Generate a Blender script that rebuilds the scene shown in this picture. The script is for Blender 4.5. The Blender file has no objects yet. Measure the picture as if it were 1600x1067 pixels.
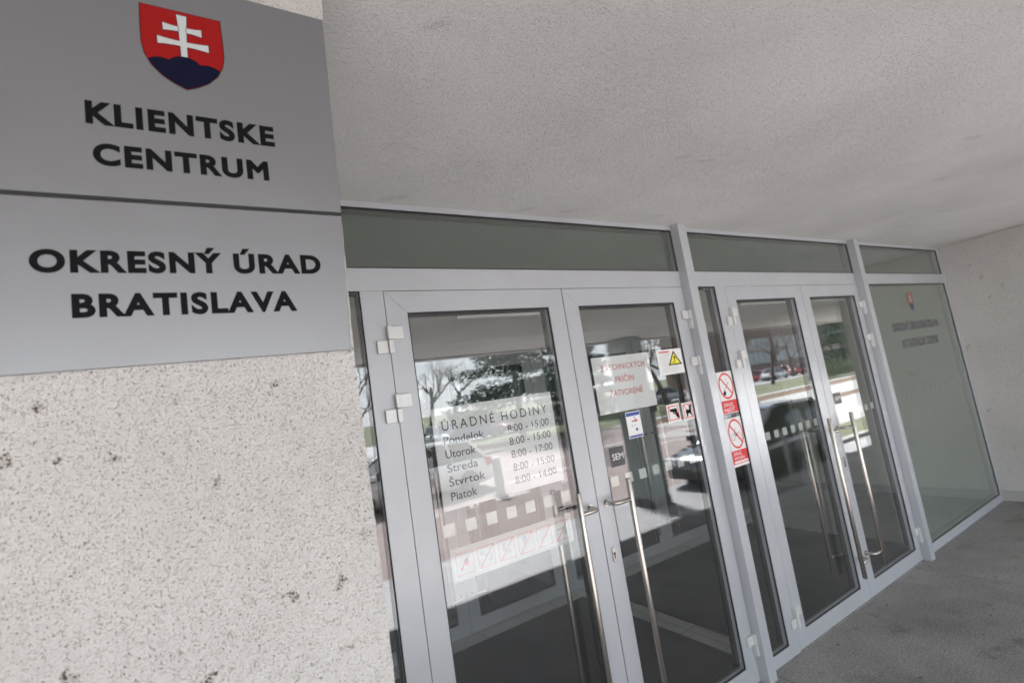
import bpy, bmesh, math, random
from mathutils import Vector, Matrix
random.seed(7)
R = math.radians
PI = math.pi
sc = bpy.context.scene
col = sc.collection

# ------------------------------------------------------------------ camera, sky, sun, exposure
D = 1.9                      # camera to facade distance (m)
HC = 0.89 * D                # camera height
YAW, PITCH, ROLL = 0.565995, 0.119103, -0.155505
cam = bpy.data.cameras.new('camera')
cam.lens = 778.479 / 1600 * 36; cam.sensor_width = 36
cam.clip_start = 0.02; cam.clip_end = 2000
cam.dof.use_dof = True; cam.dof.focus_distance = 1.35; cam.dof.aperture_fstop = 3.6
co = bpy.data.objects.new('camera', cam); col.objects.link(co)
f = Vector((math.sin(YAW) * math.cos(PITCH), math.cos(YAW) * math.cos(PITCH), math.sin(PITCH)))
r = Vector((math.cos(YAW), -math.sin(YAW), 0)); u = r.cross(f)
r2 = r * math.cos(ROLL) + u * math.sin(ROLL); u2 = -r * math.sin(ROLL) + u * math.cos(ROLL)
M = Matrix((r2, u2, -f)).transposed().to_4x4(); M.translation = (0, -D, HC)
co.matrix_world = M
sc.camera = co
sc.view_settings.view_transform = 'Standard'; sc.view_settings.look = 'None'
sc.view_settings.gamma = 1; sc.view_settings.exposure = 2.44
SUN_EL, SUN_AZ = R(50), R(-72)       # azimuth measured from +x towards +y: veiled sun in front of the building, high
w = bpy.data.worlds.new('World'); sc.world = w; w.use_nodes = True
nt = w.node_tree; nt.nodes.clear()
out = nt.nodes.new('ShaderNodeOutputWorld'); bg = nt.nodes.new('ShaderNodeBackground'); bg.inputs[1].default_value = 0.09
sky = nt.nodes.new('ShaderNodeTexSky'); sky.sky_type = 'NISHITA'; sky.sun_disc = False
sky.sun_elevation = SUN_EL; sky.sun_rotation = R(90) - SUN_AZ
tc = nt.nodes.new('ShaderNodeTexCoord'); mp = nt.nodes.new('ShaderNodeMapping'); mp.inputs['Scale'].default_value = (1, 1, 2.6)
nz = nt.nodes.new('ShaderNodeTexNoise'); nz.inputs['Scale'].default_value = 2.2; nz.inputs['Detail'].default_value = 7
cr = nt.nodes.new('ShaderNodeValToRGB'); cr.color_ramp.elements[0].position = .42; cr.color_ramp.elements[1].position = .62
mx = nt.nodes.new('ShaderNodeMix'); mx.data_type = 'RGBA'
mx.inputs[7].default_value = (8.1, 8.5, 9.0, 1)          # broken white cloud
nt.links.new(tc.outputs['Generated'], mp.inputs[0]); nt.links.new(mp.outputs[0], nz.inputs['Vector'])
nt.links.new(nz.outputs[0], cr.inputs[0]); 
sxyz = nt.nodes.new('ShaderNodeSeparateXYZ'); nt.links.new(tc.outputs['Generated'], sxyz.inputs[0])
hz = nt.nodes.new('ShaderNodeMapRange'); hz.inputs[1].default_value = .05; hz.inputs[2].default_value = .30; hz.inputs[3].default_value = .92; hz.inputs[4].default_value = 0
mxx = nt.nodes.new('ShaderNodeMath'); mxx.operation = 'MAXIMUM'; nt.links.new(sxyz.outputs[2], hz.inputs[0]); nt.links.new(hz.outputs[0], mxx.inputs[0]); nt.links.new(cr.outputs[0], mxx.inputs[1])
nt.links.new(mxx.outputs[0], mx.inputs[0])
nt.links.new(sky.outputs[0], mx.inputs[6]); nt.links.new(mx.outputs[2], bg.inputs[0]); nt.links.new(bg.outputs[0], out.inputs[0])
sl = bpy.data.lights.new('sun', 'SUN'); sl.energy = 4.6; sl.angle = R(12); sl.color = (1, .985, .965)
so = bpy.data.objects.new('sun', sl); col.objects.link(so)
sd = Vector((math.cos(SUN_EL) * math.cos(SUN_AZ), math.cos(SUN_EL) * math.sin(SUN_AZ), math.sin(SUN_EL)))
so.rotation_euler = sd.to_track_quat('Z', 'Y').to_euler()

# ------------------------------------------------------------------ helpers
W = {}
def fx(X): return X * D
def fz(Z): return HC + Z * D
def P(X, Z, y=0.0): return (X * (D + y), y, HC + Z * (D + y))    # ray coordinate -> point on the plane at depth y

def link(o, parent=None):
    col.objects.link(o)
    if parent is not None: o.parent = parent
    return o
def mesh_obj(name, bm, mat, parent=None, smooth=False, origin=None):
    bmesh.ops.recalc_face_normals(bm, faces=bm.faces)
    off = W.get(parent.name, Vector()) if parent is not None else (Vector(origin) if origin else Vector())
    if off.length: bmesh.ops.translate(bm, verts=bm.verts, vec=-off)
    me = bpy.data.meshes.new(name); bm.to_mesh(me); bm.free()
    for m_ in (mat if isinstance(mat, (list, tuple)) else [mat]): me.materials.append(m_)
    if smooth:
        for p in me.polygons: p.use_smooth = True
    o = bpy.data.objects.new(name, me); link(o, parent)
    if parent is None and origin: o.location = origin
    W[o.name] = off.copy()
    return o
def thing(name, label, cat, loc=(0, 0, 0), group=None, rz=0):
    o = bpy.data.objects.new(name, None); o.empty_display_size = .1; col.objects.link(o)
    o.location = loc; o.rotation_euler.z = rz; o['label'] = label; o['category'] = cat
    if group: o['group'] = group
    W[o.name] = Vector(loc)
    return o
def tag(o, label=None, cat=None, group=None, kind=None):
    if label: o['label'] = label
    if cat: o['category'] = cat
    if group: o['group'] = group
    if kind: o['kind'] = kind
    return o
def box(bm, x0, x1, y0, y1, z0, z1, bev=0):
    t = bmesh.ops.create_cube(bm, size=1, matrix=Matrix.Translation(((x0 + x1) / 2, (y0 + y1) / 2, (z0 + z1) / 2)) @ Matrix.Diagonal((x1 - x0, y1 - y0, z1 - z0, 1)))
    if bev:
        vs = t['verts']; es = list({e for v in vs for e in v.link_edges})
        bmesh.ops.bevel(bm, geom=es, offset=bev, segments=2, affect='EDGES', profile=.6)
def prism(bm, pts, y0, y1, bev=0):
    """pts (x,z) polygon extruded from y0 to y1"""
    a = [bm.verts.new((p[0], y0, p[1])) for p in pts]; b = [bm.verts.new((p[0], y1, p[1])) for p in pts]
    fs = [bm.faces.new(a), bm.faces.new(b[::-1])]
    n = len(pts)
    for i in range(n): fs.append(bm.faces.new((a[i], b[i], b[(i + 1) % n], a[(i + 1) % n])))
    if bev:
        bmesh.ops.bevel(bm, geom=list({e for f_ in fs for e in f_.edges}), offset=bev, segments=1, affect='EDGES')
def frame4(bm, xo0, xo1, zo0, zo1, xi0, xi1, zi0, zi1, y0, y1, bev=0):
    """mitred four-sided frame"""
    O = [(xo0, zo0), (xo1, zo0), (xo1, zo1), (xo0, zo1)]; I = [(xi0, zi0), (xi1, zi0), (xi1, zi1), (xi0, zi1)]
    for i in range(4):
        j = (i + 1) % 4
        prism(bm, [O[i], O[j], I[j], I[i]], y0, y1, bev)
def tube(bm, pts, rad, seg=12, caps=True):
    pts = [Vector(p) for p in pts]; rads = rad if isinstance(rad, (list, tuple)) else [rad] * len(pts)
    rings = []
    up = None
    for i, p in enumerate(pts):
        d = (pts[min(i + 1, len(pts) - 1)] - pts[max(i - 1, 0)]).normalized()
        if up is None: up = Vector((0, 0, 1)) if abs(d.z) < .9 else Vector((1, 0, 0))
        a = d.cross(up).normalized(); b = a.cross(d).normalized(); up = b
        rings.append([bm.verts.new(p + (a * math.cos(2 * PI * k / seg) + b * math.sin(2 * PI * k / seg)) * rads[i]) for k in range(seg)])
    for A, B in zip(rings, rings[1:]):
        for k in range(seg): bm.faces.new((A[k], A[(k + 1) % seg], B[(k + 1) % seg], B[k]))
    if caps: bm.faces.new(rings[0][::-1]); bm.faces.new(rings[-1])
def B(): return bmesh.new()

# ------------------------------------------------------------------ materials
def mat(name, colr, rough=.5, metal=0, spec=None):
    m = bpy.data.materials.new(name); m.use_nodes = True
    b = m.node_tree.nodes['Principled BSDF']
    b.inputs['Base Color'].default_value = (*colr, 1); b.inputs['Roughness'].default_value = rough; b.inputs['Metallic'].default_value = metal
    if spec is not None: b.inputs['Specular IOR Level'].default_value = spec
    return m
def N(m, t): return m.node_tree.nodes.new(t)
def L(m, a, b): m.node_tree.links.new(a, b)
def noise(m, scale, detail=4, rough=.5, vec=None, dist=0):
    n = N(m, 'ShaderNodeTexNoise'); n.inputs['Scale'].default_value = scale; n.inputs['Detail'].default_value = detail
    n.inputs['Roughness'].default_value = rough; n.inputs['Distortion'].default_value = dist
    if vec is None:
        g = N(m, 'ShaderNodeNewGeometry'); vec = g.outputs['Position']
    L(m, vec, n.inputs['Vector']); return n.outputs[0]
def ramp(m, src, stops):
    c = N(m, 'ShaderNodeValToRGB'); e = c.color_ramp.elements
    while len(e) < len(stops): e.new(.5)
    for i, (p, v) in enumerate(stops):
        e[i].position = p; e[i].color = (*v, 1) if isinstance(v, tuple) else (v, v, v, 1)
    L(m, src, c.inputs[0]); return c.outputs[0]
def mixc(m, fac, a, b, mode='MIX'):
    x = N(m, 'ShaderNodeMix'); x.data_type = 'RGBA'; x.blend_type = mode
    for s, v in ((0, fac), (6, a), (7, b)):
        if isinstance(v, (int, float)): x.inputs[s].default_value = v
        elif isinstance(v, tuple): x.inputs[s].default_value = (*v, 1)
        else: L(m, v, x.inputs[s])
    return x.outputs[2]
def math_(m, op, a, b=None, c=None, clamp=False):
    x = N(m, 'ShaderNodeMath'); x.operation = op; x.use_clamp = clamp
    for i, v in enumerate((a, b, c)):
        if v is None: continue
        if isinstance(v, (int, float)): x.inputs[i].default_value = v
        else: L(m, v, x.inputs[i])
    return x.outputs[0]
def bump(m, h, dist, strength=1):
    b = N(m, 'ShaderNodeBump'); b.inputs['Distance'].default_value = dist; b.inputs['Strength'].default_value = strength
    L(m, h, b.inputs['Height']); L(m, b.outputs[0], m.node_tree.nodes['Principled BSDF'].inputs['Normal'])
def setc(m, c, s='Base Color'): L(m, c, m.node_tree.nodes['Principled BSDF'].inputs[s])

def mk_plaster(name, base, pits, cell, grain, gamp, bumpd, dirt, dth=.62):
    """cell: pits per metre, grain: relief noise scale, gamp: tone swing of the grain"""
    m = mat(name, base, .93, spec=.2)
    gg = N(m, 'ShaderNodeNewGeometry'); pos = gg.outputs['Position']
    wob = N(m, 'ShaderNodeTexNoise'); wob.inputs['Scale'].default_value = cell * 1.1; wob.inputs['Detail'].default_value = 2; L(m, pos, wob.inputs['Vector'])
    va = N(m, 'ShaderNodeVectorMath'); va.operation = 'MULTIPLY_ADD'; va.inputs[1].default_value = (2.4 / cell,) * 3
    L(m, wob.outputs['Color'], va.inputs[0]); L(m, pos, va.inputs[2])
    def dots(sc_, lo, hi, keep):
        vo = N(m, 'ShaderNodeTexVoronoi'); vo.inputs['Scale'].default_value = sc_; L(m, va.outputs[0], vo.inputs['Vector'])
        d = ramp(m, vo.outputs['Distance'], [(lo, 1.0), (hi, 0.0)])
        sx = N(m, 'ShaderNodeSeparateColor'); L(m, vo.outputs['Color'], sx.inputs[0])
        return math_(m, 'MULTIPLY', d, ramp(m, sx.outputs[0], [(keep + .08, 0.0), (keep + .14, 1.0)])), sx.outputs[1]
    d1, v1 = dots(cell, .20, .42, .42)
    d2, v2 = dots(cell * .5, .12, .26, .72)
    g1 = noise(m, grain, 4, .65); g2 = noise(m, grain * 2.3, 2, .6)
    gt = ramp(m, math_(m, 'ADD', math_(m, 'MULTIPLY', g1, .6), math_(m, 'MULTIPLY', g2, .4)), [(.34, 1 - gamp), (.5, 1.0), (.66, 1 + gamp * .35)])
    big = ramp(m, noise(m, 1.1, 6, .6), [(.28, .82), (.7, 1.03)])
    c = mixc(m, 1.0, base, big, 'MULTIPLY'); c = mixc(m, 1.0, c, gt, 'MULTIPLY')
    k1 = math_(m, 'MULTIPLY', math_(m, 'MULTIPLY', d1, math_(m, 'MULTIPLY_ADD', v1, .8, .2)), pits)
    c = mixc(m, k1, c, (.25, .215, .17))
    c = mixc(m, math_(m, 'MULTIPLY', d2, pits), c, (.12, .105, .09))
    # dirt: small dark brown spatters grouped round a few spots
    vc = N(m, 'ShaderNodeTexVoronoi'); vc.inputs['Scale'].default_value = dth
    w2 = N(m, 'ShaderNodeVectorMath'); w2.operation = 'MULTIPLY_ADD'; w2.inputs[1].default_value = (.035,) * 3
    wn = N(m, 'ShaderNodeTexNoise'); wn.inputs['Scale'].default_value = 45; wn.inputs['Detail'].default_value = 4; L(m, pos, wn.inputs['Vector'])
    L(m, wn.outputs['Color'], w2.inputs[0]); L(m, pos, w2.inputs[2])
    s3 = N(m, 'ShaderNodeSeparateXYZ'); L(m, w2.outputs[0], s3.inputs[0]); c3 = N(m, 'ShaderNodeCombineXYZ'); vc.voronoi_dimensions = '2D'
    L(m, math_(m, 'ADD', s3.outputs[0], s3.outputs[1]), c3.inputs[0]); L(m, math_(m, 'ADD', s3.outputs[2], s3.outputs[1]), c3.inputs[1]); L(m, c3.outputs[0], vc.inputs['Vector'])
    sc_ = N(m, 'ShaderNodeSeparateColor'); L(m, vc.outputs['Color'], sc_.inputs[0])
    rad = math_(m, 'MULTIPLY_ADD', math_(m, 'POWER', sc_.outputs[1], 2.2), .14, .02)
    core = math_(m, 'DIVIDE', math_(m, 'SUBTRACT', rad, vc.outputs['Distance']), .05, clamp=True)
    core = math_(m, 'MULTIPLY', core, ramp(m, sc_.outputs[0], [(.35, 0.0), (.37, 1.0)]))
    sp = ramp(m, noise(m, 260, 2, .6), [(.49, 0.0), (.56, 1.0)])
    c = mixc(m, math_(m, 'MULTIPLY', math_(m, 'MULTIPLY', sp, core), dirt, clamp=True), c, (.05, .038, .028))
    c = mixc(m, math_(m, 'MULTIPLY', core, dirt * .28), c, (.27, .22, .17))
    setc(m, c)
    h = math_(m, 'SUBTRACT', math_(m, 'ADD', g1, math_(m, 'MULTIPLY', g2, .35)), math_(m, 'MULTIPLY', math_(m, 'ADD', d1, d2), .35))
    bump(m, h, bumpd, 1)
    return m
M_wall = mk_plaster('coarse_plaster', (.655, .643, .618), .85, 360, 290, .14, .0050, 1.0, 15.0)
M_soffit = mk_plaster('soffit_plaster', (.72, .71, .69), .13, 210, 170, .18, .0050, .22, 3.5)
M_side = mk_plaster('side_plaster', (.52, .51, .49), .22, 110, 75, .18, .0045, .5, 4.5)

M_alu = mat('silver_frame', (.43, .44, .46), .38, .25)
setc(M_alu, mixc(M_alu, ramp(M_alu, noise(M_alu, 2.3, 5, .6), [(.3, 0.0), (.75, 1.0)]), (.42, .437, .458), (.49, .507, .53)))
setc(M_alu, ramp(M_alu, noise(M_alu, 14, 4, .6), [(.3, .33), (.8, .45)]), 'Roughness')
M_hinge = mat('hinge_cover', (.62, .62, .61), .32, .25)
M_gasket = mat('black_gasket', (.012, .013, .014), .5)
M_steel = mat('brushed_steel', (.50, .47, .43), .27, 1)
M_plate = mat('satin_sign_metal', (.245, .25, .26), .34, .72)
setc(M_plate, ramp(M_plate, noise(M_plate, 7, 5, .7), [(.3, .33), (.8, .42)]), 'Roughness')
def mk_glass(name, tint, r0=.04, dust_haze=0.006):
    m = bpy.data.materials.new(name); m.use_nodes = True; n = m.node_tree; n.nodes.clear()
    o = n.nodes.new('ShaderNodeOutputMaterial'); tr = n.nodes.new('ShaderNodeBsdfTransparent'); tr.inputs[0].default_value = (*tint, 1)
    gl = n.nodes.new('ShaderNodeBsdfGlossy'); gl.inputs['Roughness'].default_value = 0.0; gl.inputs[0].default_value = (.98, .99, 1, 1)
    ge = n.nodes.new('ShaderNodeNewGeometry'); vm = n.nodes.new('ShaderNodeVectorMath'); vm.operation = 'DOT_PRODUCT'
    n.links.new(ge.outputs['Normal'], vm.inputs[0]); n.links.new(ge.outputs['Incoming'], vm.inputs[1])
    c = math_(m, 'ABSOLUTE', vm.outputs['Value'])
    k = math_(m, 'POWER', math_(m, 'SUBTRACT', 1.0, c, clamp=True), 5)
    R_ = math_(m, 'MULTIPLY_ADD', k, 1 - r0, r0)
    pane = math_(m, 'DIVIDE', math_(m, 'MULTIPLY', R_, 2), math_(m, 'ADD', R_, 1), clamp=True)   # both faces of one pane
    mxs = n.nodes.new('ShaderNodeMixShader'); n.links.new(pane, mxs.inputs[0]); n.links.new(tr.outputs[0], mxs.inputs[1]); n.links.new(gl.outputs[0], mxs.inputs[2])
    df = n.nodes.new('ShaderNodeBsdfDiffuse'); df.inputs[0].default_value = (.6, .6, .58, 1) if dust_haze < .05 else (.55, .60, .54, 1)
    m2 = n.nodes.new('ShaderNodeMixShader')
    dn = ramp(m, noise(m, 9, 5, .6), [(.3, dust_haze * .8), (.8, dust_haze * 1.2)])
    n.links.new(dn, m2.inputs[0]); n.links.new(mxs.outputs[0], m2.inputs[1]); n.links.new(df.outputs[0], m2.inputs[2])
    n.links.new(m2.outputs[0], o.inputs[0])
    return m
M_glass = mk_glass('door_glass', (.94, .95, .945), .05)
M_glass2 = mk_glass('fixed_glass', (.65, .70, .67), .055, dust_haze=.10)  # strong pale green veil stands in for the reflected soffit
M_hazeglass = mk_glass('haze_glass', (.60, .65, .61), .05, dust_haze=.16)  # strongest veil, paints in the reflected side wall on the far pane
M_white = mat('white_print', (.72, .73, .72), .5)
M_film = mat('milky_film', (.80, .80, .80), .6)
M_band = mat('pictogram_film', (.46, .46, .45), .6)
M_mark = mat('marking_film', (.55, .58, .54), .6)
M_markd = mat('marking_film_grey', (.10, .105, .10), .7, spec=.1)
M_black = mat('black_print', (.007, .007, .008), .5, spec=.05)
M_red = mat('red_print', (.62, .025, .03), .45)
M_redsoft = mat('faded_red_print', (.55, .03, .03), .5)
M_yellow = mat('yellow_print', (.80, .72, .05), .45)
M_blue = mat('blue_print', (.04, .07, .30), .45)
M_grey = mat('grey_print', (.30, .31, .33), .5)
M_greyt = mat('grey_text_print', (.03, .032, .036), .5)
M_dgrey = mat('dark_grey_print', (.05, .052, .06), .4)
M_shred = mat('shield_red', (.24, .006, .006), .5, spec=.15)
M_shblue = mat('shield_blue', (.004, .005, .020), .5, spec=.1)
M_shwhite = mat('shield_white', (.42, .44, .44), .4)

def mk_floor():
    m = mat('porch_concrete', (.2, .2, .19), .8, spec=.25)
    a = ramp(m, noise(m, 1.3, 6, .65), [(.3, (.19, .184, .174)), (.5, (.26, .252, .24)), (.7, (.33, .32, .305))])
    s = ramp(m, noise(m, 95, 3, .75), [(.36, .62), (.5, 1.0), (.62, 1.3)])
    c = mixc(m, 1, a, s, 'MULTIPLY')
    s2 = ramp(m, noise(m, 330, 1, .5), [(.40, .72), (.6, 1.28)])
    c = mixc(m, 1, c, s2, 'MULTIPLY')
    st = ramp(m, noise(m, 3.1, 5, .75), [(.56, 0.0), (.70, .6)])
    c = mixc(m, st, c, (.09, .085, .08))
    gv = noise(m, 22, 2, .5); c = mixc(m, ramp(m, gv, [(.70, 0.0), (.73, .75)]), c, (.05, .045, .04))
    # dirt along the foot of the doors
    g = N(m, 'ShaderNodeNewGeometry'); sx = N(m, 'ShaderNodeSeparateXYZ'); L(m, g.outputs['Position'], sx.inputs[0])
    # saw joints every 1.9 m
    jx = math_(m, 'ABSOLUTE', math_(m, 'SUBTRACT', math_(m, 'FRACT', math_(m, 'DIVIDE', math_(m, 'ADD', sx.outputs[0], 1.25), 1.9)), .5))
    jn = math_(m, 'GREATER_THAN', jx, .4984)
    c = mixc(m, math_(m, 'MULTIPLY', jn, .55), c, (.05, .048, .045))
    setc(m, c); setc(m, ramp(m, noise(m, 2.5, 4), [(.3, .5), (.7, .8)]), 'Roughness')
    bump(m, noise(m, 110, 4, .7), .004, 1); return m
M_floor = mk_floor()
M_pave = mat('pale_paving', (.42, .41, .42), .6)
setc(M_pave, ramp(M_pave, noise(M_pave, 2.5, 5, .6), [(.3, (.25, .25, .26)), (.7, (.36, .355, .36))]))
M_road = mat('reddish_asphalt', (.13, .10, .095), .8)
setc(M_road, mixc(M_road, 1, ramp(M_road, noise(M_road, .5, 5, .6), [(.3, (.21, .165, .155)), (.7, (.31, .245, .23))]), ramp(M_road, noise(M_road, 90, 2), [(.3, .7), (.7, 1.2)]), 'MULTIPLY'))
M_line = mat('road_paint', (.6, .6, .58), .6)
M_kerb = mat('kerb_stone', (.36, .35, .33), .8)
M_soil = mat('bare_soil', (.15, .09, .055), .95)
setc(M_soil, ramp(M_soil, noise(M_soil, 3, 5), [(.3, (.10, .06, .04)), (.7, (.20, .13, .08))]))
M_grass = mat('lawn_grass', (.09, .12, .05), .95)
setc(M_grass, ramp(M_grass, noise(M_grass, 1.5, 6, .7), [(.3, (.07, .085, .04)), (.7, (.17, .175, .10))]))
M_path = mat('path_concrete', (.36, .35, .33), .8)
def mk_tile(name, c0, grid, joint, off=(0, 0)):
    m = mat(name, c0, .28)
    br = N(m, 'ShaderNodeTexBrick'); br.offset = 0; br.inputs['Scale'].default_value = 1
    br.inputs['Brick Width'].default_value = grid; br.inputs['Row Height'].default_value = grid
    br.inputs['Mortar Size'].default_value = .003; br.inputs['Color1'].default_value = (*c0, 1)
    br.inputs['Color2'].default_value = (*[v * .93 for v in c0], 1); br.inputs['Mortar'].default_value = (*joint, 1)
    g = N(m, 'ShaderNodeNewGeometry'); L(m, g.outputs['Position'], br.inputs['Vector'])
    setc(m, br.outputs[0]); return m
M_tile = mk_tile('floor_tile', (.58, .59, .56), .333, (.2, .2, .195))
M_mat = mat('ribbed_mat', (.03, .031, .034), .95)
setc(M_mat, ramp(M_mat, noise(M_mat, 180, 2), [(.3, (.012, .012, .014)), (.7, (.036, .036, .039))]))
M_inwall = mat('interior_paint', (.70, .69, .64), .8)
M_ceil = mat('interior_ceiling', (.80, .78, .70), .8)
M_dark = mat('foyer_back_shade', (.08, .075, .07), .8)  # back wall kept dark to carry the shade of the unlit foyer
M_lamp = bpy.data.materials.new('lit_tube'); M_lamp.use_nodes = True
_b = M_lamp.node_tree.nodes['Principled BSDF']; _b.inputs['Emission Color'].default_value = (1, .97, .9, 1); _b.inputs['Emission Strength'].default_value = .03

# ------------------------------------------------------------------ ground, outside to inside
def sheet(name, x0, x1, y0, y1, z, m, kind='structure'):
    bm = B(); vs = [bm.verts.new(p) for p in ((x0, y0, z), (x1, y0, z), (x1, y1, z), (x0, y1, z))]; bm.faces.new(vs)
    return tag(mesh_obj(name, bm, m), kind=kind)
XR = fx(3.46)                   # right wall of the recess
SY = -D + .88                   # plane of the sign wall
ZG = -.65                       # the forecourt lies four steps below the porch
sheet('ground', -500, 600, -600, 40, ZG - .03, M_grass)
bm = B(); box(bm, -8, 22, -2.45, .02, ZG, 0)
tag(mesh_obj('porch_floor', bm, M_floor), kind='structure')
bm = B()
for i in range(3): box(bm, -8, 22, -2.452 - .3 * (i + 1), -2.452 - .3 * i - .001, ZG, -.1625 * (i + 1), .004)
tag(mesh_obj('steps', bm, M_floor), kind='structure')
bm = B(); box(bm, -20, 40, -5.9, -3.36, ZG - .1, ZG + .02, .006)
tag(mesh_obj('pavement', bm, M_pave), kind='structure')
sheet('road', -80, 120, -20.2, -5.9, ZG - .015, M_road)
bm = B(); box(bm, -80, 15.5, -20.4, -20.2, ZG - .1, ZG + .12)
tag(mesh_obj('kerb', bm, M_kerb), kind='structure')
sheet('flower_bed', -80, 15.5, -25.5, -20.4, ZG + .08, M_soil)
sheet('car_park', -120, 260, -52, -31, ZG - .01, M_pave)
bm = B()
for i in range(9):
    x = 15.2 + i * .62
    vs = [bm.verts.new(p) for p in ((x, -13.6, ZG - .006), (x + .28, -13.6, ZG - .006), (x + 1.3, -11.4, ZG - .006), (x + 1.02, -11.4, ZG - .006))]; bm.faces.new(vs)
for (x0, x1, y0, y1) in ((-8, 15, -13.9, -13.75), (5, 15, -11.4, -11.25)):
    vs = [bm.verts.new(p) for p in ((x0, y0, ZG - .006), (x1, y0, ZG - .006), (x1, y1, ZG - .006), (x0, y1, ZG - .006))]; bm.faces.new(vs)
tag(mesh_obj('road_marking', bm, M_line), kind='structure')
# right of the column: lawn, pale footpaths and beds running away from the building
bm = B(); box(bm, 13.2, 40, -6.4, -5.0, ZG - .1, ZG + .06); tag(mesh_obj('lawn', bm, M_grass), kind='structure')
bm = B(); box(bm, 13.0, 40, -5.0, -4.8, ZG - .1, ZG + .10); tag(mesh_obj('lawn_kerb', bm, M_kerb), kind='structure')
sheet('footpath', 14.8, 90, -11.3, -6.4, ZG - .005, M_path)
sheet('flower_bed', 17, 120, -12.6, -11.4, ZG - .003, M_soil)
sheet('footpath', 19, 160, -16.8, -12.6, ZG + .0, M_path)
sheet('flower_bed', 20, 160, -19.2, -16.8, ZG + .003, M_soil)
sheet('footpath', 20, 160, -20.4, -19.4, ZG + .006, M_path)

# ------------------------------------------------------------------ the building
bld = thing('office_building', 'white rough plastered building with a deep recessed entrance under an overhang', 'building', (0, 0, 0))
# sign wall block: right edge taken from the photograph, slightly out of plumb
yb = SY; dd = D + yb
def we(X, Z): return (X * dd, HC + Z * dd)
edge = [we(.266, -1.95), we(.266, -.31), we(.2635, -.05), we(.262, .133), we(.279, .886), we(.2855, .968)]
random.seed(3)
pts = []
for (a, b) in zip(edge, edge[1:]):
    n = max(2, int(abs(b[1] - a[1]) / .012))
    for k in range(n):
        t = k / n; pts.append((a[0] + (b[0] - a[0]) * t + random.uniform(-.0006, .0006), a[1] + (b[1] - a[1]) * t))
pts.append(edge[-1])
bm = B()
prism(bm, [(-6.0, 0.0)] + [(p[0], max(p[1], .0)) for p in pts if p[1] > .004] + [(-6.0, pts[-1][1])], yb, .10)
mesh_obj('sign_wall', bm, M_wall, bld)
ZS = fz(.468)
bm = B(); box(bm, -6.1, 22, -5.5, 7.0, ZS + .002, ZS + .35); mesh_obj('soffit', bm, M_soffit, bld)
bm = B(); box(bm, -6.1, 22, -5.75, -5.502, ZS - .02, ZS + .352); mesh_obj('fascia_beam', bm, M_side, bld)
bm = B(); box(bm, -6.1, 22, -5.7, 7.0, ZS + .354, ZS + 9); mesh_obj('upper_storey', bm, M_side, bld)
bm = B(); box(bm, XR, 8.2, SY, 7.0, .10, ZS, .004); mesh_obj('side_wall', bm, M_side, bld)
bm = B(); box(bm, XR + .006, 8.19, SY + .006, 7.0, .0, .098); mesh_obj('plinth', bm, M_kerb, bld)
# vestibule and foyer shell
tag(sheet('vestibule_floor', .1, XR + .02, .021, 1.87, .0, M_tile), kind='structure')
sheet('foyer_floor', .1, XR + .02, 1.871, 8, .0, mk_tile('foyer_shaded_tile', (.14, .14, .13), .333, (.05, .05, .05)))  # darker tile copy, foyer dimness put into its colour
ZC = fz(.30)
bm = B(); box(bm, .12, XR, .08, 1.86, ZC, ZC + .06); mesh_obj('vestibule_ceiling', bm, M_ceil, bld)
M_fdark = mat('foyer_shade_tone', (.07, .068, .062), .8)  # foyer shade as a dark colour, for ceiling and sides
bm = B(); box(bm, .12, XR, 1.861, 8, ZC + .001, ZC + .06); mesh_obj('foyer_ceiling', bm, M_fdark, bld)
bm = B(); box(bm, .121, .13, 1.92, 7.99, 0.001, ZC); mesh_obj('foyer_shade_panel', bm, M_fdark, bld)  # added dark panels over both pale side walls, painted-in foyer shade
bm = B(); box(bm, XR - .026, XR - .013, 1.92, 7.99, .001, ZC); mesh_obj('foyer_shade_panel', bm, M_fdark, bld)
bm = B(); box(bm, .0, .12, .102, 8, 0, ZS); mesh_obj('vestibule_wall', bm, M_inwall, bld)
bm = B(); box(bm, XR - .012, XR - .002, .08, 8, 0.09, ZC); mesh_obj('vestibule_wall', bm, M_inwall, bld)
bm = B(); box(bm, XR - .02, XR - .003, .08, 8, 0.0, .088); mesh_obj('skirting', bm, M_grey, bld)
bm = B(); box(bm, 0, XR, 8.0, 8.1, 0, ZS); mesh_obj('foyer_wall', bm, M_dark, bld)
for i, (a, b) in enumerate(((1.35, 2.0), (4.25, 5.05), (5.5, 6.2))):
    bm = B(); box(bm, a, b, .72, .80, ZC - .022, ZC - .002, .004)
    tag(mesh_obj('ceiling_light', bm, M_lamp), 'narrow pale strip light under the vestibule ceiling, behind the %s door' % ('leftmost', 'third', 'rightmost')[i], 'ceiling light', 'strip lights in the vestibule')
bm = B(); bmesh.ops.create_uvsphere(bm, u_segments=24, v_segments=12, radius=.16, matrix=Matrix.Translation((P(.44, .325, .5)[0], .5, ZC + .07)) @ Matrix.Diagonal((1, 1, .55, 1)))
tag(mesh_obj('dome_lamp', bm, M_grey, smooth=True), 'grey dome seen through the left glass above the doors', 'dome')
# concrete column at the front of the overhang
cxx, cyy = 7.12, -5.2
t = thing('porch_column', 'square grey green column reflected in the second door', 'column', (cxx, cyy, ZG))
bm = B(); box(bm, cxx - .24, cxx + .24, cyy - .24, cyy + .24, ZG + .16, ZS - .01, .008); mesh_obj('shaft', bm, mat('column_paint', (.22, .255, .24), .6), t)
bm = B(); box(bm, cxx - .255, cxx + .255, cyy - .255, cyy + .255, ZG + .021, ZG + .158, .004); mesh_obj('base', bm, M_dgrey, t)

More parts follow.
